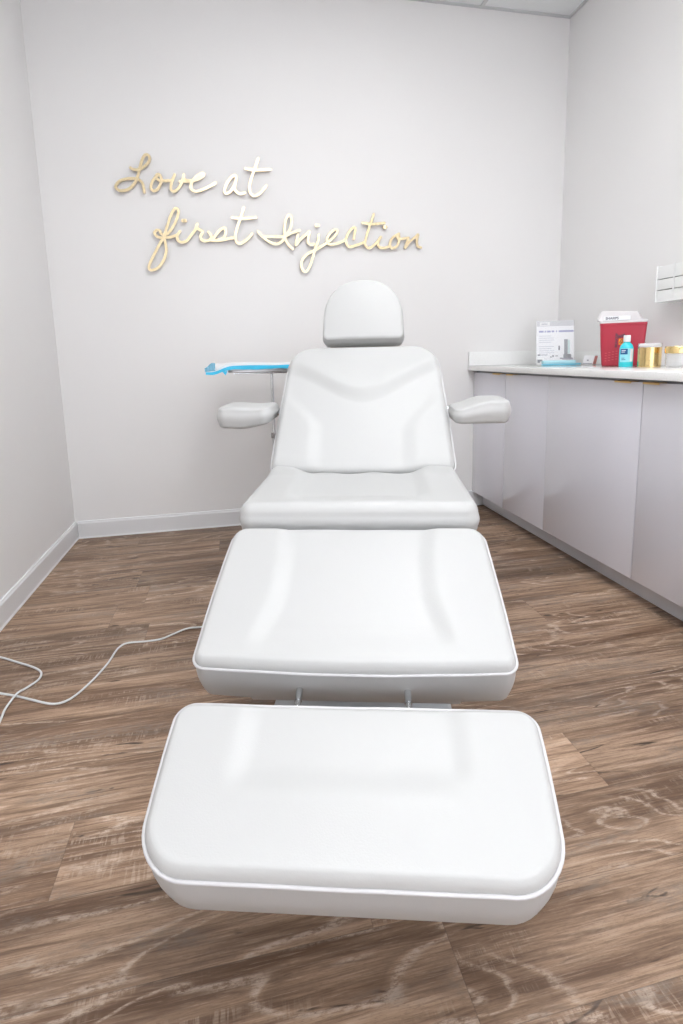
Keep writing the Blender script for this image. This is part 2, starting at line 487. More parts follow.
# -- backrest
def h_back(u, v):
    vb = .318 + .150*smooth(.0, .30, abs(u))
    roll = smooth(vb-.034, vb+.032, v)*(.012 + .007*smooth(vb+.16, vb+.02, v))
    xc = .160 + .10*smooth(.16, .34, v)
    side = smooth(xc-.03, xc+.03, abs(u))*smooth(.42, .26, v)*.009
    crease = -.006*smooth(.05, .0, v)*smooth(.14, .20, abs(u))
    return roll + side + crease
pad('backrest_cushion', outline(.304, .285, .580, .034, .100, bulge=.012), .088, .020, .028, h_back, section(1.692,.632,radians(44.5)), crown=.008)
# -- headrest (D shaped)
P = []
w, hh, rr = .158, .272, .022
for k in range(9): a = -pi/2 + (pi/2)*k/8; P.append((w-rr+rr*cos(a), rr+rr*sin(a)))
for k in range(1, 8): P.append((w + (-.002)*k/8, rr+(.105-rr)*k/8))
for k in range(41):
    a = pi*k/40; ca, sa = cos(a), sin(a); e = .94
    P.append((.156*math.copysign(abs(ca)**e, ca), .105+(hh-.105)*abs(sa)**e))
for k in range(1, 8): P.append((-(w-.002) - .002*k/8, .105+(rr-.105)*k/8))
for k in range(9): a = pi + (pi/2)*k/8; P.append((-(w-rr)+rr*cos(a), rr+rr*sin(a)))
for k in range(1, 14): P.append((-(w-rr)+2*(w-rr)*k/14, 0))
pad('headrest_cushion', P,   .066, .010, .014, lambda u, v: 0., section(2.098,1.079,radians(62), .000), crown=.012, pipe=False)
# -- headrest mount: board and two posts
b = bmesh.new(); pl = section(2.150,1.022,radians(64))
box(b, -.135, .145, -.03, .20, -.012, .004, bev=.004)
for v in b.verts: v.co = pl(v.co)
hb = build('headrest_board', b, M['cream'], chair, smooth=True, angle=.6)
b = bmesh.new()
for sx in (-.06, .06): tube(b, [pl((sx, -.02, -.02)), pl((sx, .12, -.02))], .007)
tube(b, [pl((-.06,-.005,-.02)), pl((.06,-.005,-.02))], .006)
build('headrest_rod', b, M['chrome'], chair, smooth=True, angle=.6)

# -- frame boards under each cushion
def board(name, s0, z0, ang, u, v0, v1, w0, w1, m='frame', parent=chair):
    b = bmesh.new(); pl = section(s0, z0, ang); box(b, -u, u, v0, v1, w0, w1, bev=.004)
    for v in b.verts: v.co = pl(v.co)
    return build(name, b, M[m], parent, smooth=True, angle=.6)
board('footrest_frame', .5705,.338,radians(18.6), .20, .06, .235, -.121, -.1062)
board('leg_rest_board', .904,.444,radians(24.6), .272, .010, .35, -.118, -.1083)
board('leg_rest_frame', .904,.444,radians(24.6), .215, .020, .34, -.150, -.1183)
board('seat_frame', 1.268,.626,radians(1), .235, .03, .40, -.100, -.0603)
board('backrest_frame', 1.692,.632,radians(44.5), .23, .03, .52, -.115, -.0883)
# -- footrest rods with flanges
lp = section(.904,.444,radians(24.6)); fp = section(.5705,.338,radians(18.6))
for sx in (-.100, .104):
    b = bmesh.new()
    A = lp((sx, .004, -.052)); B = fp((sx, .256, -.052)); d = (B-A).normalized()
    A0 = A - d*.02; B1 = B + d*.03
    tube(b, [A0, A+d*.012], .0085, n=20); tube(b, [A+d*.012, A+d*.045], .0068, n=20); tube(b, [A+d*.045, B1], .0058, n=20)
    r = build('footrest_rod', b, M['chrome'], chair, smooth=True, angle=.6)
    b = bmesh.new(); tube(b, [A-d*.004, A+d*.0015], .0125, n=24)
    build('flange', b, M['darksteel'], r, smooth=True, angle=.6)

# -- base: floor plate, lift column, cover, tilt actuators
b = bmesh.new(); box(b, -.25, .25, -.33, .37, 0, .055, bev=.016, seg=4); bp_ = build('base_plate', b, M['plate'], chair, smooth=True, angle=.6)
b = bmesh.new()
for k, (w_, l_, z0, z1) in enumerate(((.18,.25,.055,.24),(.165,.235,.24,.40),(.15,.22,.40,.50))):
    box(b, -w_, w_, -l_+.03, l_+.03, z0, z1, bev=.012, seg=3)
build('lift_column', b, M['white'], chair, smooth=True, angle=.6)
b = bmesh.new(); box(b, -.20, .20, -.26, .08, .485, .5185, bev=.004)
build('tilt_frame', b, M['frame'], chair, smooth=True, angle=.6)
for nm, p, q in (('leg_actuator', (0,-.20,.30), (0,-.46,.372)), ('backrest_actuator', (0,.25,.36), (0,.40,.63))):
    b = bmesh.new(); p = Vector(p); q = Vector(q); m_ = p.lerp(q, .55)
    tube(b, [p, m_], .022, n=20); tube(b, [m_, q], .011, n=16)
    build(nm, b, M['frame'], chair, smooth=True, angle=.6)

# -- armrests
def armrest(sgn):
    def prof(u, t):    # u distance from the outer end, t=0 bottom, 1 top
        return 0
    W, Ld = .186, .19
    P = []
    rc = .034
    for (cx, cy, a0) in ((W/2-rc, rc, -pi/2), (W/2-rc, Ld-rc, 0), (-W/2+rc, Ld-rc, pi/2), (-W/2+rc, rc, pi)):
        for k in range(11): a = a0+(pi/2)*k/10; P.append((cx+rc*cos(a), cy+rc*sin(a)))
    Q = []
    for i in range(len(P)):
        p, q = P[i], P[(i+1) % len(P)]; Q.append(p)
        dl = math.hypot(q[0]-p[0], q[1]-p[1]); m_ = int(dl/.009)
        for k in range(1, m_): Q.append((p[0]+(q[0]-p[0])*k/m_, p[1]+(q[1]-p[1])*k/m_))
    b, _ = cushion(Q, .066, .013, .018, lambda u, v: 0., crown=.004, nin=14, sidebulge=.006)
    for v in b.verts:
        u, y, w = v.co; o = u*sgn + W/2       # o: 0 at the chair side, W outside
        t = (w+.066)/.09
        if sgn > 0:  z = -.037 + (.060+.030*smooth(.01, .12, o))*t - .003
        else:        z = .048 - (.068+.018*smooth(0., .12, o))*(1-t) - .003*sin(o*30)
        v.co = (u, y, z)
    cxs = sgn*(.314+W/2) + (-.004 if sgn > 0 else -.002)
    Mx = Matrix.Translation((cxs, 1.775-S0, .822 if sgn>0 else .812)) @ Matrix.Rotation(radians(1), 4, 'X')
    for v in b.verts: v.co = Mx @ v.co
    o = build('armrest', b, M['vinyl'], chair, smooth=True)
    b = bmesh.new()
    z_ = .815; tube(b, [(sgn*.27, 1.93-S0, z_), (sgn*.318, 1.93-S0, z_)], .011, n=20)
    tube(b, [(sgn*.3035, 1.93-S0, z_), (sgn*.3075, 1.93-S0, z_)], .018, n=24)
    tube(b, [(sgn*.27, 1.93-S0, z_), (sgn*.27, 1.985-S0, z_-.008)], .009, n=16)
    build('pivot', b, M['chrome'], o, smooth=True, angle=.6)
armrest(1); armrest(-1)

# ------------------------------------------------------------------ power cord on the floor
def chair_w(l, s): return base_pos + RT*l + FW*(s-S0)
st = chair_w(-.2525, 1.80)
cp = [(st.x, st.y, .016), (st.x-.03, st.y+.03, .006), (-.03,1.935,.0036), (-.10,1.958,.0036), (-.175,1.963,.0036),(-.223,1.963,.0036),(-.267,1.935,.0036),(-.31,1.908,.0036),(-.366,1.905,.0036),(-.428,1.908,.0036),
      (-.454,1.875,.0036),(-.468,1.786,.0036),(-.493,1.70,.0036),(-.523,1.631,.0036),(-.551,1.600,.0036),(-.587,1.598,.0036),(-.652,1.633,.0036),(-.709,1.666,.0036),
      (-.767,1.695,.0036),(-.84,1.74,.0036),(-.89,1.80,.0036),(-.905,1.88,.0036),(-.885,1.93,.0036),(-.851,1.920,.0036),(-.769,1.864,.0036),(-.71,1.822,.0036),(-.675,1.784,.0036),(-.669,1.742,.0036),
      (-.688,1.70,.0066),(-.703,1.668,.0116),(-.712,1.635,.0066),(-.715,1.600,.0036),(-.708,1.548,.0036),(-.70,1.45,.0036),(-.74,1.30,.0036),(-.84,1.18,.0036),(-.905,1.05,.0036)]
b = bmesh.new(); tube(b, catmull(cp, 10), .0034, n=12)
cord = build('power_cord', b, M['cord'], smooth=True)
tag(cord, 'thin white power cord looping over the wood floor to the left of the chair', 'power cord')

# ------------------------------------------------------------------ instrument stand with tray
ts = empty('tray_stand', (.205, 2.86, 0))
tag(ts, 'slim steel instrument stand holding a shallow tray behind the chair by the back wall', 'tray stand')
def rel(x, y, z): return (x-.205, y-2.86, z)
b = bmesh.new()
x0, x1, y0, y1 = -.022, .43, 2.70, 2.98
out = outline((x1-x0)/2, (x1-x0)/2, y1-y0, .03, .03, nc=6, ns=4)
cxm = (x0+x1)/2
lv = [(0.008, .9445, 1), (0., .9475, 1), (0., .9575, 1), (-.006, .9590, 1), (-.006, .9575, 1), (.002, .9560, 1), (.010, .9475, 1)]
rg = []
def off(P, d):
    n_ = len(P); r_ = []
    for i in range(n_):
        t = Vector(P[(i+1) % n_])-Vector(P[i-1]); t.normalize(); r_.append((P[i][0]-t.y*d, P[i][1]+t.x*d))
    return r_
for d, z, _ in lv: rg.append([b.verts.new(rel(cxm+p[0], y0+p[1], z)) for p in off(out, d)])
for A, B in zip(rg, rg[1:]):
    for i in range(len(A)): b.faces.new([A[i-1], A[i], B[i], B[i-1]])
b.faces.new(rg[0]); b.faces.new(rg[-1])
build('tray', b, M['steel'], ts, smooth=True, angle=.7)
b = bmesh.new(); tube(b, [rel(.205,2.86,.56), rel(.205,2.86,.9372)], .0085, n=20); build('post', b, M['chrome'], ts, smooth=True, angle=.6)
b = bmesh.new(); tube(b, [rel(.205,2.86,.03), rel(.205,2.86,.60)], .0125, n=20); build('pole', b, M['chrome'], ts, smooth=True, angle=.6)
b = bmesh.new(); tube(b, [rel(.205,2.86,.585), rel(.205,2.86,.615)], .0175, n=20); tube(b, [rel(.205,2.86,.60), rel(.205,2.825,.60)], .006, n=12); tube(b, [rel(.205,2.828,.60), rel(.205,2.812,.60)], .013, n=16)
build('height_collar', b, M['steel'], ts, smooth=True, angle=.6)
b = bmesh.new()
for (a0, a1) in (((.01,2.74,.9405),(.41,2.74,.9405)), ((.01,2.94,.9405),(.41,2.94,.9405)), ((.01,2.74,.9405),(.01,2.94,.9405)), ((.41,2.74,.9405),(.41,2.94,.9405)), ((.205,2.74,.9405),(.205,2.94,.9405))):
    tube(b, [rel(*a0), rel(*a1)], .0038, n=10)
build('tray_holder', b, M['chrome'], ts, smooth=True, angle=.6)
b = bmesh.new()
tube(b, [rel(.205,2.86,.03), rel(.205,3.02,.03)], .012, n=14)
tube(b, [rel(.02,3.02,.03), rel(.39,3.02,.03)], .012, n=14); tube(b, [rel(.03,3.02,.03), rel(.03,2.72,.03)], .012, n=14); tube(b, [rel(.38,3.02,.03), rel(.38,2.72,.03)], .012, n=14)
build('base', b, M['chrome'], ts, smooth=True, angle=.6)
for (x, y) in ((.03,3.02),(.38,3.02),(.03,2.72),(.38,2.72)):
    b = bmesh.new(); lathe(b, [(0,0),(.013,0),(.016,.006),(.016,.016),(.010,.020),(0,.020)], n=20, c=rel(x,y,0)); build('foot', b, M['dark'], ts, smooth=True, angle=.6)

# -- disposable drape lying on the tray
dr = empty('disposable_drape', (.2, 2.84, .959))
tag(dr, 'white disposable pad with bright blue film edge lying on the instrument tray', 'drape')
def reld(x, y, z): return (x-.2, y-2.84, z-.959)
# soft absorbent sheet draped over the tray
b = bmesh.new(); nx, ny = 60, 14
def dtop(x, y):
    t = (x+.085)/.5
    z = .9905 + .0035*sin(x*14+1) + .002*sin(y*31+x*9)
    z -= .020*smooth(-.01, -.085, x)*smooth(2.83,2.70,y)
    return z
g0 = []; g1 = []
for i in range(nx+1):
    x = -.088 + (.42+.088)*i/nx; r0 = []; r1 = []
    for j in range(ny+1):
        y = 2.692 + (2.985-2.692)*j/ny
        ed = min(j, ny-j, i, nx-i)
        z = dtop(x, y) - (.004 if ed == 0 else 0)
        zb = .9600 if x > -.02 else .9600 + .004
        zb = min(zb, z-.004)
        r0.append(b.verts.new(reld(x, y, z))); r1.append(b.verts.new(reld(x, y+ (0.002 if j==0 else 0), zb)))
    g0.append(r0); g1.append(r1)
for i in range(nx):
    for j in range(ny):
        b.faces.new([g0[i][j], g0[i+1][j], g0[i+1][j+1], g0[i][j+1]])
        b.faces.new([g1[i][j+1], g1[i+1][j+1], g1[i+1][j], g1[i][j]])
for i in range(nx):
    b.faces.new([g0[i+1][0], g0[i][0], g1[i][0], g1[i+1][0]]); b.faces.new([g0[i][ny], g0[i+1][ny], g1[i+1][ny], g1[i][ny]])
for j in range(ny):
    b.faces.new([g0[0][j], g0[0][j+1], g1[0][j+1], g1[0][j]]); b.faces.new([g0[nx][j+1], g0[nx][j], g1[nx][j], g1[nx][j+1]])
build('absorbent_sheet', b, M['paper'], dr, smooth=True, angle=.8)
# blue film along the front edge, dipping towards the left tip
b = bmesh.new(); n_ = 70; F = []
for i in range(n_+1):
    x = -.128 + (.42+.128)*i/n_
    k = smooth(-.105, .0, x)
    zt = .9535 + (.9800-.9535)*k + .0015*sin(x*22)
    zb = .9400 + (.9610-.9400)*k + .0015*sin(x*30+1) + .0008*sin(x*90)
    yy = 2.688 + .003*sin(x*40)
    F.append([b.verts.new(reld(x, yy, zt)), b.verts.new(reld(x, yy+.003, zt)), b.verts.new(reld(x, yy+.003, zb)), b.verts.new(reld(x, yy-.001, zb))])
for A, B in zip(F, F[1:]):
    for k in range(4): b.faces.new([A[k], A[(k+1) % 4], B[(k+1) % 4], B[k]])
b.faces.new(F[0]); b.faces.new(F[-1][::-1])
# small hanging notch
v = [b.verts.new(reld(*p)) for p in ((-.048,2.687,.953),(-.022,2.687,.957),(-.034,2.686,.934),(-.048,2.690,.953),(-.022,2.690,.957),(-.034,2.688,.934))]
for f in ((0,1,2),(5,4,3),(0,3,4,1),(1,4,5,2),(2,5,3,0)): b.faces.new([v[k] for k in f])
build('blue_edge', b, M['blueedge'], dr, smooth=True, angle=.8)
# translucent corner folded up at the left end
b = bmesh.new(); R_ = []
for i in range(13):
    t = i/12; x = -.132 + .050*t
    zt = .973 + .024*smooth(0,.75,t); zb = .9535 + .004*t
    R_.append([(x, 2.694+.004*sin(i*1.3), zt), (x, 2.692+.003*sin(i*1.7), (zt+zb)/2), (x, 2.693, zb)])
vv = [[b.verts.new(reld(*p)) for p in r] + [b.verts.new(reld(p[0]+.001, p[1]+.0016, p[2])) for p in r[::-1]] for r in R_]
for A, B in zip(vv, vv[1:]):
    for k in range(6): b.faces.new([A[k], A[(k+1) % 6], B[(k+1) % 6], B[k]])
b.faces.new(vv[0]); b.faces.new(vv[-1][::-1])
build('film_corner', b, M['bluefilm'], dr, smooth=True, angle=.8)

# ------------------------------------------------------------------ cabinets and counter
YC = YB-.003
def cabinet(y_far, y_near, doors, label, handles):
    """doors: list of (y0,y1); handles: list of (y0,y1)"""
    e = empty('base_cabinet', ((XC+XR)/2, (y_far+y_near)/2, 0)); tag(e, label, 'cabinet', 'glossy base cabinets under the counter')
    ox, oy = (XC+XR)/2, (y_far+y_near)/2
    R = lambda x: x-ox; Q = lambda y: y-oy
    b = bmesh.new(); box(b, R(XC+.021), R(XR-.002), Q(y_near+.0006), Q(y_far-.0006), .099, .9045); build('body', b, M['gap'], e)
    b = bmesh.new(); box(b, R(1.612), R(XR-.002), Q(y_near+.0006), Q(y_far-.0006), 0, .0988, bev=.001, seg=1); build('toe_kick', b, M['toe'], e)
    for (a0, a1), hd in zip(doors, handles):
        b = bmesh.new(); box(b, R(XC), R(XC+.020), Q(a0+(.0005 if a0 == y_near else .0018)), Q(a1-(.0005 if a1 == y_far else .0018)), .100, .8925, bev=.0012, seg=2)
        d = build('door', b, M['door'], e, smooth=True, angle=.6)
        if hd:
            b = bmesh.new(); h0, h1 = Q(hd[0]), Q(hd[1])
            # bent tab pull hooked over the door's top edge
            pr_ = [(R(XC+.016),.8926),(R(XC+.016),.8950),(R(XC-.016),.8950),(R(XC-.0185),.8935),(R(XC-.0185),.8870),(R(XC-.0165),.8870),(R(XC-.0160),.8926)]
            A = [b.verts.new((p[0], h0, p[1])) for p in pr_]; B = [b.verts.new((p[0], h1, p[1])) for p in pr_]
            for k in range(len(pr_)): b.faces.new([A[k], A[(k+1) % len(pr_)], B[(k+1) % len(pr_)], B[k]])
            b.faces.new(A[::-1]); b.faces.new(B)
            build('handle', b, M['brass'], d)
    return e
cabinet(YC, 2.377, [(2.797, YC), (2.377, 2.797)], 'light grey glossy base cabinet with two narrow doors, in the corner at the back wall', [(2.835, 2.92), (2.69, 2.76)])
cabinet(2.377, 1.123, [(1.7505, 2.377), (1.123, 1.7505)], 'light grey glossy base cabinet with two wide doors, below the red sharps bin', [(1.795, 1.885), (1.655, 1.733)])

b = bmesh.new()
box(b, 1.490, XR-.001, 1.10, YC, .905, CT, bev=.0015, seg=2)
ct = build('countertop', b, M['quartz'], smooth=True, angle=.6); tag(ct, 'white speckled quartz countertop with backsplash running along the right wall', 'countertop')
b = bmesh.new(); box(b, 1.492, XR-.001, YC-.019, YC, CT+.0002, 1.022, bev=.0015); box(b, XR-.021, XR-.001, 1.10, YC-.0195, CT+.0002, 1.012, bev=.0015)
build('backsplash', b, M['quartz'], ct, smooth=True, angle=.6)

# ------------------------------------------------------------------ things on the counter
Z = CT+.0003
def text_mesh(body, size, mtl, parent, name, M4, depth=.0004, align='LEFT', bold=0.):
    cu = bpy.data.curves.new(name, 'FONT'); cu.body = body; cu.size = size; cu.extrude = depth; cu.align_x = align; cu.offset = bold
    tmp = bpy.data.objects.new(name, cu); COL.objects.link(tmp)
    bpy.context.view_layer.update()
    me = bpy.data.meshes.new_from_object(tmp.evaluated_get(bpy.context.evaluated_depsgraph_get()))
    bpy.data.objects.remove(tmp)
    me.transform(M4); me.materials.clear(); me.materials.append(mtl)
    o = bpy.data.objects.new(name, me); return link(o, parent)

# brochure in a clear counter sign holder
sh = empty('sign_holder', (1.875, 2.84, Z), -.34)
tag(sh, 'clear acrylic holder with a white product leaflet standing in the counter corner', 'sign holder')
lean = Matrix.Rotation(radians(-9), 4, 'X')
W2 = .109
b = bmesh.new()
box(b, -W2, W2, -.0030, -.0012, .004, .262, bev=.0005, seg=1, M=lean); box(b, -W2, W2, .0016, .0036, .004, .262, bev=.0005, seg=1, M=lean)
box(b, -W2, W2, -.030, .052, 0, .003, bev=.0008, seg=1)
build('holder', b, M['acrylic'], sh)
b = bmesh.new(); box(b, -.106, .106, -.0008, .0012, .0045, .262, M=lean)
lf = build('leaflet', b, M['paper'], sh)
fm = lean @ Matrix.Rotation(radians(90), 4, 'X')
def on_leaf(x, z): return lean @ Matrix.Translation((x, -.0009, z)) @ Matrix.Rotation(radians(90), 4, 'X')
b = bmesh.new()
def bar(x0, x1, z0, z1, mi): box(b, x0, x1, -.00115 if x1-x0 < .2 else -.0010, -.0008, z0, z1, mat=mi, M=lean)
def sticker(name, rects, m):
    global b
    b = bmesh.new()
    for r_ in rects: bar(*r_, 0)
    build(name, b, m, lf)
sticker('header_strip', [(-.105, .105, .229, .260)], M['palegrey'])
sticker('header_tag', [(-.088, -.030, .233, .2535)], M['white'])
b = bmesh.new(); bar(-.078, -.044, .240, .245, 0)
for v in b.verts: v.co.y -= .0004
build('tag_print', b, M['inkgrey'], lf)
for v_ in [(-.092,-.066),(-.060,-.052),(-.047,-.026),(-.020,-.006),(.004,.010),(.020,.104)]: sticker('heading_word', [(v_[0], v_[1], .1925, .2035)], M['inkblue'])
for k in range(9):
    if k != 4: sticker('text_line', [(-.092, -.092+(.085 if k % 3 else .070), .170-.0125*k, .1735-.0125*k)], M['palegrey2'])
sticker('pictured_device', [(.050, .070, .060, .150), (.046, .090, .040, .062)], M['silver'])
sticker('pictured_screen', [(.071, .082, .066, .146)], M['paleteal'])
sticker('pictured_handpiece', [(.018, .026, .086, .112)], M['ink'])
for r_ in ((-.030,-.020,.043,.050),(-.018,-.008,.046,.058),(.000,.016,.050,.055),(.072,.082,.046,.064),(.026,.040,.034,.042)): sticker('pictured_accessory', [r_], M['silver'])
sticker('pictured_base', [(.040, .100, .030, .041)], M['inkgrey'])
sticker('fine_print', [(-.100, -.084, .056, .063)], M['ink']); sticker('fine_print', [(-.080, -.045, .057, .062)], M['inkgrey'])
b = bmesh.new()
box(b, -W2, -.070, -.014, -.0036, .003, .040, bev=.0008, seg=1)
pc = build('card_pocket', b, M['white'], sh)
b = bmesh.new(); box(b, -.105, -.078, -.0144, -.0141, .022, .032); box(b, -.104, -.090, -.0144, -.0141, .014, .022); build('emblem', b, M['silver'], pc)

# pale blue slim case
x0, y0, x1, y1 = 1.750, 2.78, 1.945, 2.715
ang = atan2(y1-y0, x1-x0); Lc = math.hypot(x1-x0, y1-y0)
bc = empty('slim_case', ((x0+x1)/2, (y0+y1)/2, Z), ang); tag(bc, 'long pale blue plastic case lying in front of the leaflet holder', 'case')
b = bmesh.new(); box(b, -Lc/2, Lc/2-.022, -.022, .022, 0, .009, bev=.003, seg=2); build('bottom_half', b, M['blueedge2'], bc, smooth=True, angle=.6)
b = bmesh.new(); box(b, -Lc/2+.001, Lc/2-.024, -.021, .021, .0092, .028, bev=.004, seg=3); 
for k in range(5): box(b, -Lc/2+.02+.035*k, -Lc/2+.026+.035*k, -.0222, -.0205, .012, .024, bev=.0006, seg=1)
build('lid', b, M['paleblue'], bc, smooth=True, angle=.6)
b = bmesh.new(); box(b, Lc/2-.0218, Lc/2+.006, -.012, .012, .001, .011, bev=.003); build('tab', b, M['blueedge2'], bc, smooth=True, angle=.6)

# little white box with a coral side
wb = empty('small_carton', (2.022, 2.735, Z), -1.05); tag(wb, 'tiny white carton with a coral side, between the blue case and the sharps bin', 'carton')
b = bmesh.new(); box(b, -.030, .030, -.02, .02, 0, .052, bev=.0015, seg=1)
for v in b.verts:
    if v.co.z > .03: v.co.x += .008*(v.co.z/.052); v.co.y += .006
build('carton', b, M['paper'], wb, smooth=True, angle=.6)
b = bmesh.new(); box(b, .0302, .0312, -.0185, .0185, .002, .048)
for v in b.verts:
    if v.co.z > .03: v.co.x += .008*(v.co.z/.052); v.co.y += .006
build('coral_side', b, M['coral'], wb)
b = bmesh.new(); box(b, -.026, .026, -.0206, -.0202, .004, .008, M=None); box(b, -.004, .006, -.0195, -.0185, .020, .028); build('printed_line', b, M['inkgrey'], wb)

# sharps container
_c = Vector((1.925, 2.325)); _t = Vector((.770, -.637)); _c = _c-_t*.020; A = _c-_t*.104; B = _c+_t*.104; mid = (A+B)/2; wd = (B-A).length
az = atan2((B-A).y, (B-A).x)
sc_ = empty('sharps_container', (mid.x, mid.y, Z), az)
tag(sc_, 'red sharps disposal container with a clear lid standing on the counter', 'sharps container')
b = bmesh.new(); lev = [(0, .835, .006, .072), (.006, .862, .0, .080), (.10, .945, -.002, .088), (.200, 1.0, -.004, .096), (.2015, 1.012, -.006, .098), (.212, 1.012, -.006, .098)]
rg = []
for z, s, ya, yb in lev:
    o_ = outline(wd/2*s, wd/2*s, yb-ya, .016, .016, nc=6, ns=4); rg.append([b.verts.new((p[0], ya+p[1], z)) for p in o_])
for P_, Q_ in zip(rg, rg[1:]):
    for i in range(len(P_)): b.faces.new([P_[i-1], P_[i], Q_[i], Q_[i-1]])
b.faces.new(rg[0]); b.faces.new(rg[-1])
body_ = build('bin', b, M['red'], sc_, smooth=True, angle=.7)
b = bmesh.new(); lev = [(.2122, 1.03, -.008, .100), (.222, 1.03, -.008, .100), (.228, .98, -.002, .094), (.262, .84, .012, .085), (.270, .80, .018, .080)]
rg = []
for z, s, ya, yb in lev:
    o_ = outline(wd/2*s, wd/2*s, yb-ya, .014, .014, nc=6, ns=4)
    rg.append([b.verts.new((p[0]-(.02 if z > .225 else 0), ya+p[1], z + (.006*(-p[0])/.1 if z > .25 else 0))) for p in o_])
for P_, Q_ in zip(rg, rg[1:]):
    for i in range(len(P_)): b.faces.new([P_[i-1], P_[i], Q_[i], Q_[i-1]])
b.faces.new(rg[0]); b.faces.new(rg[-1])
lid = build('lid', b, M['lidclear'], sc_, smooth=True, angle=.7)
b = bmesh.new(); box(b, -.090, .030, -.0088, -.0082, .226, .246); build('lid_label', b, M['paper'], lid)
text_mesh('SHARPS', .017, M['ink'], lid, 'lid_print', Matrix.Translation((-.080, -.0090, .230)) @ Matrix.Rotation(radians(90), 4, 'X'), bold=.0004)
# biohazard mark and upright wording on the front
def face_front(x, z):
    t = z/.2; y = -.0022*min(1, t*1.6)-.0012
    return Matrix.Translation((x, y, z))
b = bmesh.new(); box(b, -.016, .012, -.0046, -.0038, .105, .135)
build('warning_patch', b, M['orange'], body_)
b = bmesh.new()
for k in range(3):
    a = pi/2 + 2*pi*k/3; cx, cz = -.002+.0055*cos(a), .120+.0055*sin(a); pts = [(cx+.0052*cos(a+t), -.0052, cz+.0052*sin(a+t)) for t in [(-2.5+5*j/14) for j in range(15)]]
    tube(b, pts, .0011, n=6)
tube(b, [(-.002+.0048*cos(2*pi*j/16), -.0052, .120+.0048*sin(2*pi*j/16)) for j in range(16)], .0008, n=6, closed=True)
build('biohazard_symbol', b, M['ink'], body_)
text_mesh('BIOHAZARD', .0145, M['ink'], body_, 'side_print', face_front(-.022, .092) @ Matrix.Rotation(radians(90), 4, 'X') @ Matrix.Rotation(radians(90), 4, 'Z'), bold=.0004)
text_mesh('SHARPS', .020, M['ink'], body_, 'front_print', face_front(-.020, .138) @ Matrix.Translation((0,-.003,0)) @ Matrix.Rotation(radians(90), 4, 'X') @ Matrix.Rotation(radians(12), 4, 'Z') @ Matrix.Scale(.5, 4, (1,0,0)), bold=.0006)
b = bmesh.new()
for k in range(4):
    for j in range(4): box(b, -.075+.016*j, -.066+.016*j, -.0032, -.0012, .024+.013*k+.003*j, .0275+.013*k+.003*j)
build('moulded_ribs', b, M['redlight'], body_)

# turquoise antiseptic bottle
bt = empty('antiseptic_bottle', (1.835, 2.215, Z), -.62); bt.scale = (1.0, 1.0, 1.17); tag(bt, 'turquoise plastic bottle with a white cap standing before the red sharps bin', 'bottle')
b = bmesh.new(); lathe(b, [(0,.0),(.0285,.0),(.0305,.003),(.0305,.066),(.0300,.074),(.0255,.086),(.0175,.094),(.0140,.0975),(.0125,.098),(.0125,.108),(0,.108)], n=48, sx=1., sy=.68)
bb = build('bottle', b, M['cyan'], bt, smooth=True, angle=.7)
b = bmesh.new(); lathe(b, [(0,.1085),(.0125,.1085),(.0128,.1185)], n=8)
b.free()
b = bmesh.new(); lathe(b, [(.0122,.1000),(.0148,.1000),(.0150,.1010),(.0145,.1245),(.0135,.1262),(0,.1262)], n=40)
for k in range(30):
    a = 2*pi*k/30; box(b, .0143, .0153, -.0006, .0006, .1015, .122, M=Matrix.Rotation(a, 4, 'Z'))
build('cap', b, M['white'], bt, smooth=True, angle=.7)
def wrap(x0, x1, z0, z1, r=.0309, n=16):
    b = bmesh.new(); a_ = []; 
    for k in range(n+1):
        x = x0+(x1-x0)*k/n; t = math.acos(max(-1,min(1,x/r)))
        y = -.68*r*sin(t); a_.append((b.verts.new((x,y,z0)), b.verts.new((x,y,z1)), b.verts.new((x,y+.0006,z1)), b.verts.new((x,y+.0006,z0))))
    for A_, B_ in zip(a_, a_[1:]):
        for k in range(4): b.faces.new([A_[k], A_[(k+1) % 4], B_[(k+1) % 4], B_[k]])
    b.faces.new(a_[0]); b.faces.new(a_[-1][::-1])
    return b
lb = build('label', wrap(-.026, .027, .019, .074), M['labelcyan'], bb, smooth=True, angle=.7)
build('label_panel', wrap(-.0255, .004, .050, .072, r=.0315), M['navy'], bb, smooth=True, angle=.7)
build('label_side', wrap(.015, .0265, .022, .070, r=.0313), M['paper'], bb, smooth=True, angle=.7)
for (u0, u1, z0_, z1_, mm) in ((-.021,-.008,.058,.0605,'paper'), (-.021,-.004,.064,.0665,'paper'), (-.020,-.008,.034,.036,'navy'), (-.020,-.004,.028,.030,'navy')):
    build('label_print', wrap(u0, u1, z0_, z1_, r=.0319), M[mm], bb)

# gold canister
gc = empty('gold_canister', (1.888, 2.130, Z)); tag(gc, 'gold cylindrical canister with a clear rim, right of the turquoise bottle', 'canister')
R0 = .050
b = bmesh.new(); lathe(b, [(0,.001),(.047,.0),(.049,.002),(.049,.0885),(.046,.0885),(.046,.006),(0,.006)], n=64); build('sleeve', b, M['gold'], gc, smooth=True, angle=.7)
b = bmesh.new(); lathe(b, [(.0492,.0),(R0,.0),(R0,.1055),(.0492,.1075),(.0475,.1075),(.0475,.0895),(.0492,.0890)], n=64)
for v in b.verts: v.co.z = max(v.co.z, .0)
b.free()
b = bmesh.new(); lathe(b, [(.0475,.0890),(.0498,.0890),(.0500,.1055),(.0490,.1072),(.0475,.1072),(.0470,.1055)], n=64); lathe(b, [(.0475,.0890),(.0470,.1055)], n=64)
build('rim', b, M['clear'], gc, smooth=True, angle=.7)
b = bmesh.new(); lathe(b, [(0,.094),(.044,.094),(.0465,.0965),(.0465,.100),(.044,.102),(0,.102)], n=48); build('lid', b, M['cotton'], gc, smooth=True, angle=.7)

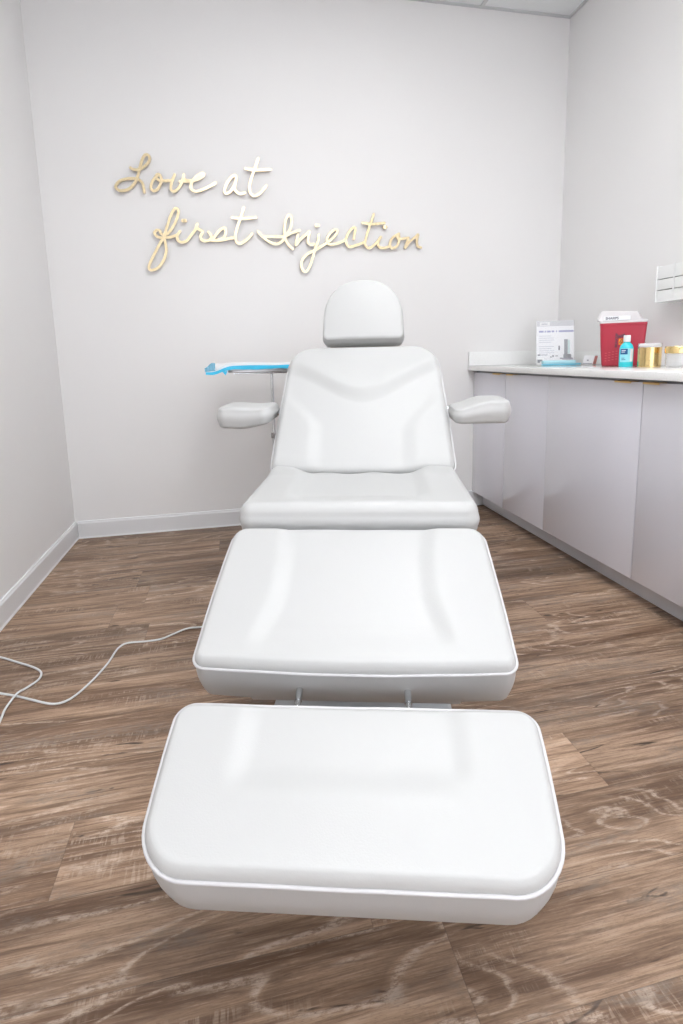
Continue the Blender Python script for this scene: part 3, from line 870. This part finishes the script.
# glass jar with gold lid
gj = empty('cotton_jar', (1.925, 2.008, Z)); tag(gj, 'clear glass jar with a wide gold lid, at the right edge beyond the gold canister', 'jar')
b = bmesh.new(); lathe(b, [(0,0),(.044,0),(.048,.004),(.048,.060),(.0455,.060),(.0455,.007),(.042,.005),(0,.005)], n=56); build('glass', b, M['clear'], gj, smooth=True, angle=.7)
b = bmesh.new(); lathe(b, [(0,.0603),(.0505,.0603),(.0520,.062),(.0520,.088),(.0505,.0905),(0,.0905)], n=56); build('lid', b, M['gold'], gj, smooth=True, angle=.7)
b = bmesh.new()
rnd = random.Random(3)
for k in range(26):
    a = rnd.uniform(0, 2*pi); rr_ = rnd.uniform(0, .030); z = .014 + .009*(k//6)
    bmesh.ops.create_icosphere(b, subdivisions=2, radius=.011, matrix=Matrix.Translation((rr_*cos(a), rr_*sin(a), z+.003)))
o = build('cotton_filling', b, M['cotton'], gj, smooth=True); tag(o, kind='stuff')

# ------------------------------------------------------------------ wall box on the right wall
gb = empty('glove_dispenser', (XR, 2.10, 1.318)); tag(gb, 'white wall-mounted dispenser box on the right wall above the gold lidded jar', 'dispenser')
D0 = .105
b = bmesh.new()
Y0, Y1, Z0_, Z1_ = -.22, .174, -.081, .090
# back plate, sides, shelves and front lips
box(b, -.004, 0, Y0, Y1, Z0_, Z1_, bev=.001, seg=1)
box(b, -D0, -.0042, Y1-.004, Y1, Z0_, Z1_, bev=.001, seg=1); box(b, -D0, -.0042, Y0, Y0+.004, Z0_, Z1_, bev=.001, seg=1)
for z in (Z0_, -.024, .027): box(b, -D0, -.0042, Y0+.0042, Y1-.0042, z, z+.004, bev=.001, seg=1)
build('rack', b, M['acrylicwhite'], gb, smooth=True, angle=.6)
for z in (-.077, -.020, .031):
    b = bmesh.new(); box(b, -D0+.004, -.006, Y0+.006, Y1-.006, z+.0003, z+(.050 if z < -.05 else (.044 if z < 0 else .054)), bev=.002, seg=2)
    c_ = build('glove_box', b, M['glovebox'], gb, smooth=True, angle=.6)
    b = bmesh.new(); lathe(b, [(0,0),(.05,0),(.05,.0006),(0,.0006)], n=32, sx=.35, sy=1.)
    for v in b.verts: v.co = Matrix.Translation((-D0+.0036, -.05, z+.026)) @ Matrix.Rotation(radians(90), 4, 'Y') @ v.co
    build('opening', b, M['inkgrey2'], c_)
b = bmesh.new()
box(b, -D0-.002, -D0, .062, .070, Z0_+.02, Z1_, bev=.0005, seg=1)
build('front_strap', b, M['acrylicwhite'], gb)

# ------------------------------------------------------------------ wall lettering
STROKES = {'love':[('L',[[(-0.476,2.039),(-0.462,2.031),(-0.438,2.031),(-0.41,2.045),(-0.385,2.067),(-0.374,2.091),(-0.382,2.107),(-0.397,2.106),(-0.411,2.086),(-0.423,2.056),(-0.432,2.029),(-0.441,2.002),(-0.45,1.978),(-0.472,1.948),(-0.5,1.927),(-0.534,1.92),(-0.555,1.93),(-0.557,1.947),(-0.536,1.969),(-0.502,1.981),(-0.466,1.985),(-0.439,1.98),(-0.421,1.962),(-0.416,1.938),(-0.415,1.917)]]),('o',[[(-0.334,2.01),(-0.354,1.993),(-0.373,1.966),(-0.379,1.939),(-0.367,1.926),(-0.346,1.934),(-0.328,1.962),(-0.322,1.992),(-0.331,2.011),(-0.347,2.005),(-0.345,1.988),(-0.322,1.979),(-0.276,1.982)]]),('v',[[(-0.25,2.013),(-0.263,1.986),(-0.274,1.955),(-0.273,1.934),(-0.258,1.927),(-0.235,1.944),(-0.214,1.976),(-0.204,2.003),(-0.202,2.015)],[(-0.205,2.0),(-0.192,1.987),(-0.171,1.986)]]),('e',[[(-0.225,1.98),(-0.178,1.983),(-0.139,1.991),(-0.102,2.011),(-0.096,2.023),(-0.109,2.024),(-0.142,2.002),(-0.165,1.971),(-0.167,1.944),(-0.146,1.931),(-0.11,1.94),(-0.07,1.959),(-0.036,1.978)]])],'at':[('a',[[(0.08,2.006),(0.073,2.022),(0.052,2.012),(0.024,1.974),(0.012,1.939),(0.02,1.926),(0.044,1.938),(0.07,1.976),(0.08,2.011),(0.071,1.976),(0.067,1.953),(0.08,1.934),(0.1,1.927),(0.122,1.933)]]),('t',[[(0.205,2.116),(0.188,2.073),(0.165,2.018),(0.151,1.971),(0.152,1.936),(0.173,1.919),(0.202,1.93),(0.228,1.955),(0.243,1.973)],[(0.134,2.061),(0.175,2.056),(0.224,2.058),(0.269,2.061)]])],'first':[('f',[[(-0.339,1.682),(-0.364,1.688),(-0.378,1.706),(-0.367,1.721),(-0.349,1.72),(-0.344,1.706),(-0.329,1.698),(-0.307,1.707),(-0.28,1.739),(-0.254,1.786),(-0.244,1.823),(-0.251,1.838),(-0.265,1.834),(-0.287,1.797),(-0.307,1.747),(-0.329,1.691),(-0.358,1.644),(-0.393,1.585),(-0.416,1.541),(-0.42,1.516),(-0.405,1.51),(-0.373,1.523),(-0.342,1.56),(-0.323,1.611),(-0.324,1.654),(-0.33,1.682)],[(-0.33,1.684),(-0.296,1.687),(-0.258,1.7)]]),('i',[[(-0.242,1.719),(-0.257,1.699),(-0.258,1.674),(-0.238,1.661),(-0.209,1.669),(-0.182,1.701),(-0.148,1.742)],'dot',[(-0.226,1.775),(-0.207,1.776)]]),('r',[[(-0.146,1.759),(-0.155,1.742),(-0.142,1.733),(-0.121,1.718),(-0.133,1.695),(-0.126,1.674),(-0.101,1.67),(-0.078,1.684),(-0.077,1.703),(-0.089,1.718)]]),('s',[[(-0.077,1.674),(-0.06,1.691),(-0.029,1.726),(-0.006,1.741),(0.005,1.736),(0.004,1.711),(-0.009,1.688),(-0.039,1.677),(-0.071,1.675)],[(-0.077,1.674),(-0.019,1.676),(0.02,1.686),(0.056,1.69)]]),('t',[[(0.112,1.852),(0.098,1.814),(0.08,1.769),(0.064,1.725),(0.058,1.687),(0.068,1.663),(0.091,1.662),(0.125,1.685),(0.152,1.713)],[(0.046,1.799),(0.091,1.795),(0.137,1.798),(0.178,1.802)]])],'injection':[('I',[[(0.187,1.727),(0.211,1.701),(0.247,1.673),(0.288,1.661),(0.323,1.678),(0.339,1.703),(0.367,1.74),(0.38,1.784),(0.376,1.816),(0.359,1.816),(0.345,1.787),(0.338,1.74),(0.339,1.7),(0.353,1.664),(0.382,1.635)],[(0.218,1.701),(0.275,1.701),(0.335,1.703),(0.374,1.722),(0.424,1.738)]]),('n',[[(0.414,1.714),(0.407,1.687),(0.401,1.657),(0.426,1.687),(0.462,1.717),(0.482,1.732),(0.475,1.702),(0.472,1.673),(0.491,1.661),(0.507,1.664)]]),('j',[[(0.536,1.715),(0.531,1.682),(0.514,1.641),(0.497,1.589),(0.476,1.536),(0.455,1.51),(0.436,1.517),(0.428,1.547),(0.438,1.58),(0.47,1.61),(0.51,1.63),(0.55,1.652),(0.581,1.672)],'dot',[(0.522,1.768),(0.536,1.768)]]),('e',[[(0.542,1.648),(0.577,1.669),(0.621,1.701),(0.646,1.734),(0.639,1.747),(0.614,1.737),(0.587,1.701),(0.589,1.671),(0.615,1.665),(0.659,1.675),(0.693,1.691)]]),('c',[[(0.745,1.698),(0.752,1.731),(0.756,1.759),(0.738,1.758),(0.708,1.721),(0.698,1.68),(0.717,1.653),(0.756,1.661),(0.81,1.68)]]),('t',[[(0.87,1.84),(0.852,1.793),(0.831,1.738),(0.816,1.687),(0.817,1.662),(0.84,1.648),(0.87,1.665),(0.893,1.688),(0.91,1.712)],[(0.802,1.79),(0.856,1.784),(0.936,1.792)]]),('i',[[(0.913,1.712),(0.895,1.679),(0.902,1.654),(0.934,1.65),(0.97,1.662)],'dot',[(0.929,1.767),(0.948,1.771)]]),('o',[[(1.026,1.733),(0.985,1.709),(0.967,1.671),(0.98,1.65),(1.01,1.66),(1.026,1.696),(1.024,1.728),(1.014,1.718),(1.026,1.703),(1.077,1.71)]]),('n',[[(1.085,1.711),(1.074,1.683),(1.064,1.652),(1.092,1.688),(1.128,1.716),(1.146,1.731),(1.138,1.698),(1.143,1.665),(1.164,1.656)]])]}
YS = YB-.020
WLAB = {'love': 'gold script word Love on the back wall, top left of the saying',
        'at': 'short gold script word at on the back wall, right of the word Love',
        'first': 'gold script word first on the back wall, left start of the lower line',
        'injection': 'long gold script word Injection on the back wall, right end of the lower line'}
def ribbon(b, pts, hw, y0, y1):
    n_ = len(pts); A = []
    P_ = [Vector((p[0], p[1])) for p in pts]
    for i in range(n_):
        t = P_[min(i+1, n_-1)] - P_[max(i-1, 0)]
        if t.length < 1e-9: t = Vector((1,0))
        t.normalize(); nn = Vector((-t.y, t.x))
        h_ = hw
        l_, r_ = P_[i]+nn*h_, P_[i]-nn*h_; yt = y0 - .0012*i/n_
        A.append([b.verts.new((l_.x, yt, l_.y)), b.verts.new((r_.x, yt, r_.y)), b.verts.new((r_.x, y1, r_.y)), b.verts.new((l_.x, y1, l_.y))])
    for a_, c_ in zip(A, A[1:]):
        for k in range(4):
            f = b.faces.new([a_[k], a_[(k+1) % 4], c_[(k+1) % 4], c_[k]]); f.material_index = 0 if k == 0 else 1
    for i_, s_ in ((0, -1), (-1, 1)):
        if n_ < 3: continue
        # rounded ends
        c = P_[i_]; t = (P_[i_]-P_[1 if i_ == 0 else -2]).normalized(); nn = Vector((-t.y, t.x))
        ring0 = [c + nn*hw*cos(pi*k/8) + t*hw*sin(pi*k/8) for k in range(9)]
        ye = y0 if i_ == 0 else y0-.0012
        f0 = [b.verts.new((q.x, ye, q.y)) for q in ring0]; f1 = [b.verts.new((q.x, y1, q.y)) for q in ring0]
        b.faces.new(f0); b.faces.new(f1[::-1]).material_index = 1
        for k in range(8): b.faces.new([f0[k], f0[k+1], f1[k+1], f1[k]]).material_index = 1
for word, letters in STROKES.items():
    allp = [p for _, ss in letters for s in ss if s != 'dot' for p in s]
    cx = sum(p[0] for p in allp)/len(allp); cz = sum(p[1] for p in allp)/len(allp)
    e = empty('wall_lettering', (cx, YS, cz)); tag(e, WLAB[word], 'wall lettering', 'gold script lettering on the back wall')
    hw = .0071
    for li, (ch, ss) in enumerate(letters):
        b = bmesh.new(); peg = None; dot = False; k_ = 0
        for s in ss:
            if s == 'dot':
                dot = True; build('letter_'+ch.lower(), b, [M['goldsign'], M['goldedge']], e); b = bmesh.new(); continue
            pts = [(p[0]-cx, p[1]-cz) for p in s]
            if dot:
                c = ((pts[0][0]+pts[-1][0])/2, (pts[0][1]+pts[-1][1])/2); ww = abs(pts[-1][0]-pts[0][0])/2
                pts = [(c[0]-ww*.6-.001, c[1]), (c[0], c[1]), (c[0]+ww*.6+.001, c[1])]
            sm = [(v.x, v.y) for v in catmull([(p[0], p[1], 0) for p in pts], 7)]
            ribbon(b, sm, hw if not dot else .009, -.0045-.00015*k_, .0015-.0001*k_)
            for q in (sm[len(sm)//4], sm[3*len(sm)//4]):
                lathe(b, [(0,0),(.0025,0),(.0025,.0175),(0,.0175)], n=10, M=Matrix.Translation((q[0], .0015, q[1])) @ Matrix.Rotation(radians(-90), 4, 'X'), mat=1)
            k_ += 1
            if dot: build('letter_dot', b, [M['goldsign'], M['goldedge']], e); b = bmesh.new()
            dot = False
        if not b.verts: b.free(); continue
        build('letter_'+ch.lower(), b, [M['goldsign'], M['goldedge']], e)

# ------------------------------------------------------------------ camera
F_, P_T, YW, RO = 528.47, .1570, .2000, -.0230
cx_, cy_ = 341.9, 438.93
f = Vector((sin(YW)*cos(P_T), cos(YW)*cos(P_T), -sin(P_T))); rt = Vector((cos(YW), -sin(YW), 0)); up = rt.cross(f)
r2 = rt*cos(RO) + up*sin(RO); u2 = -rt*sin(RO) + up*cos(RO)
cam = bpy.data.cameras.new('camera'); co = bpy.data.objects.new('camera', cam); COL.objects.link(co)
co.matrix_world = Matrix(((r2.x,u2.x,-f.x,0),(r2.y,u2.y,-f.y,0),(r2.z,u2.z,-f.z,1.02),(0,0,0,1)))
cam.sensor_fit = 'VERTICAL'; cam.sensor_height = 24; cam.sensor_width = 36; cam.lens = F_/1024*24
cam.shift_x = -(cx_-341.5)/1024; cam.shift_y = -(512-cy_)/1024
cam.clip_start = .02; cam.clip_end = 50
sc = bpy.context.scene; sc.camera = co

# ------------------------------------------------------------------ world and colour management
w = bpy.data.worlds.new('world'); sc.world = w; w.use_nodes = True
w.node_tree.nodes['Background'].inputs[0].default_value = (.9,.93,1,1); w.node_tree.nodes['Background'].inputs[1].default_value = 3.2
sc.view_settings.view_transform = 'Standard'; sc.view_settings.look = 'None'; sc.view_settings.gamma = 1
sc.view_settings.exposure = EXPO
try: sc.view_settings.use_curve_mapping = False
except Exception: pass
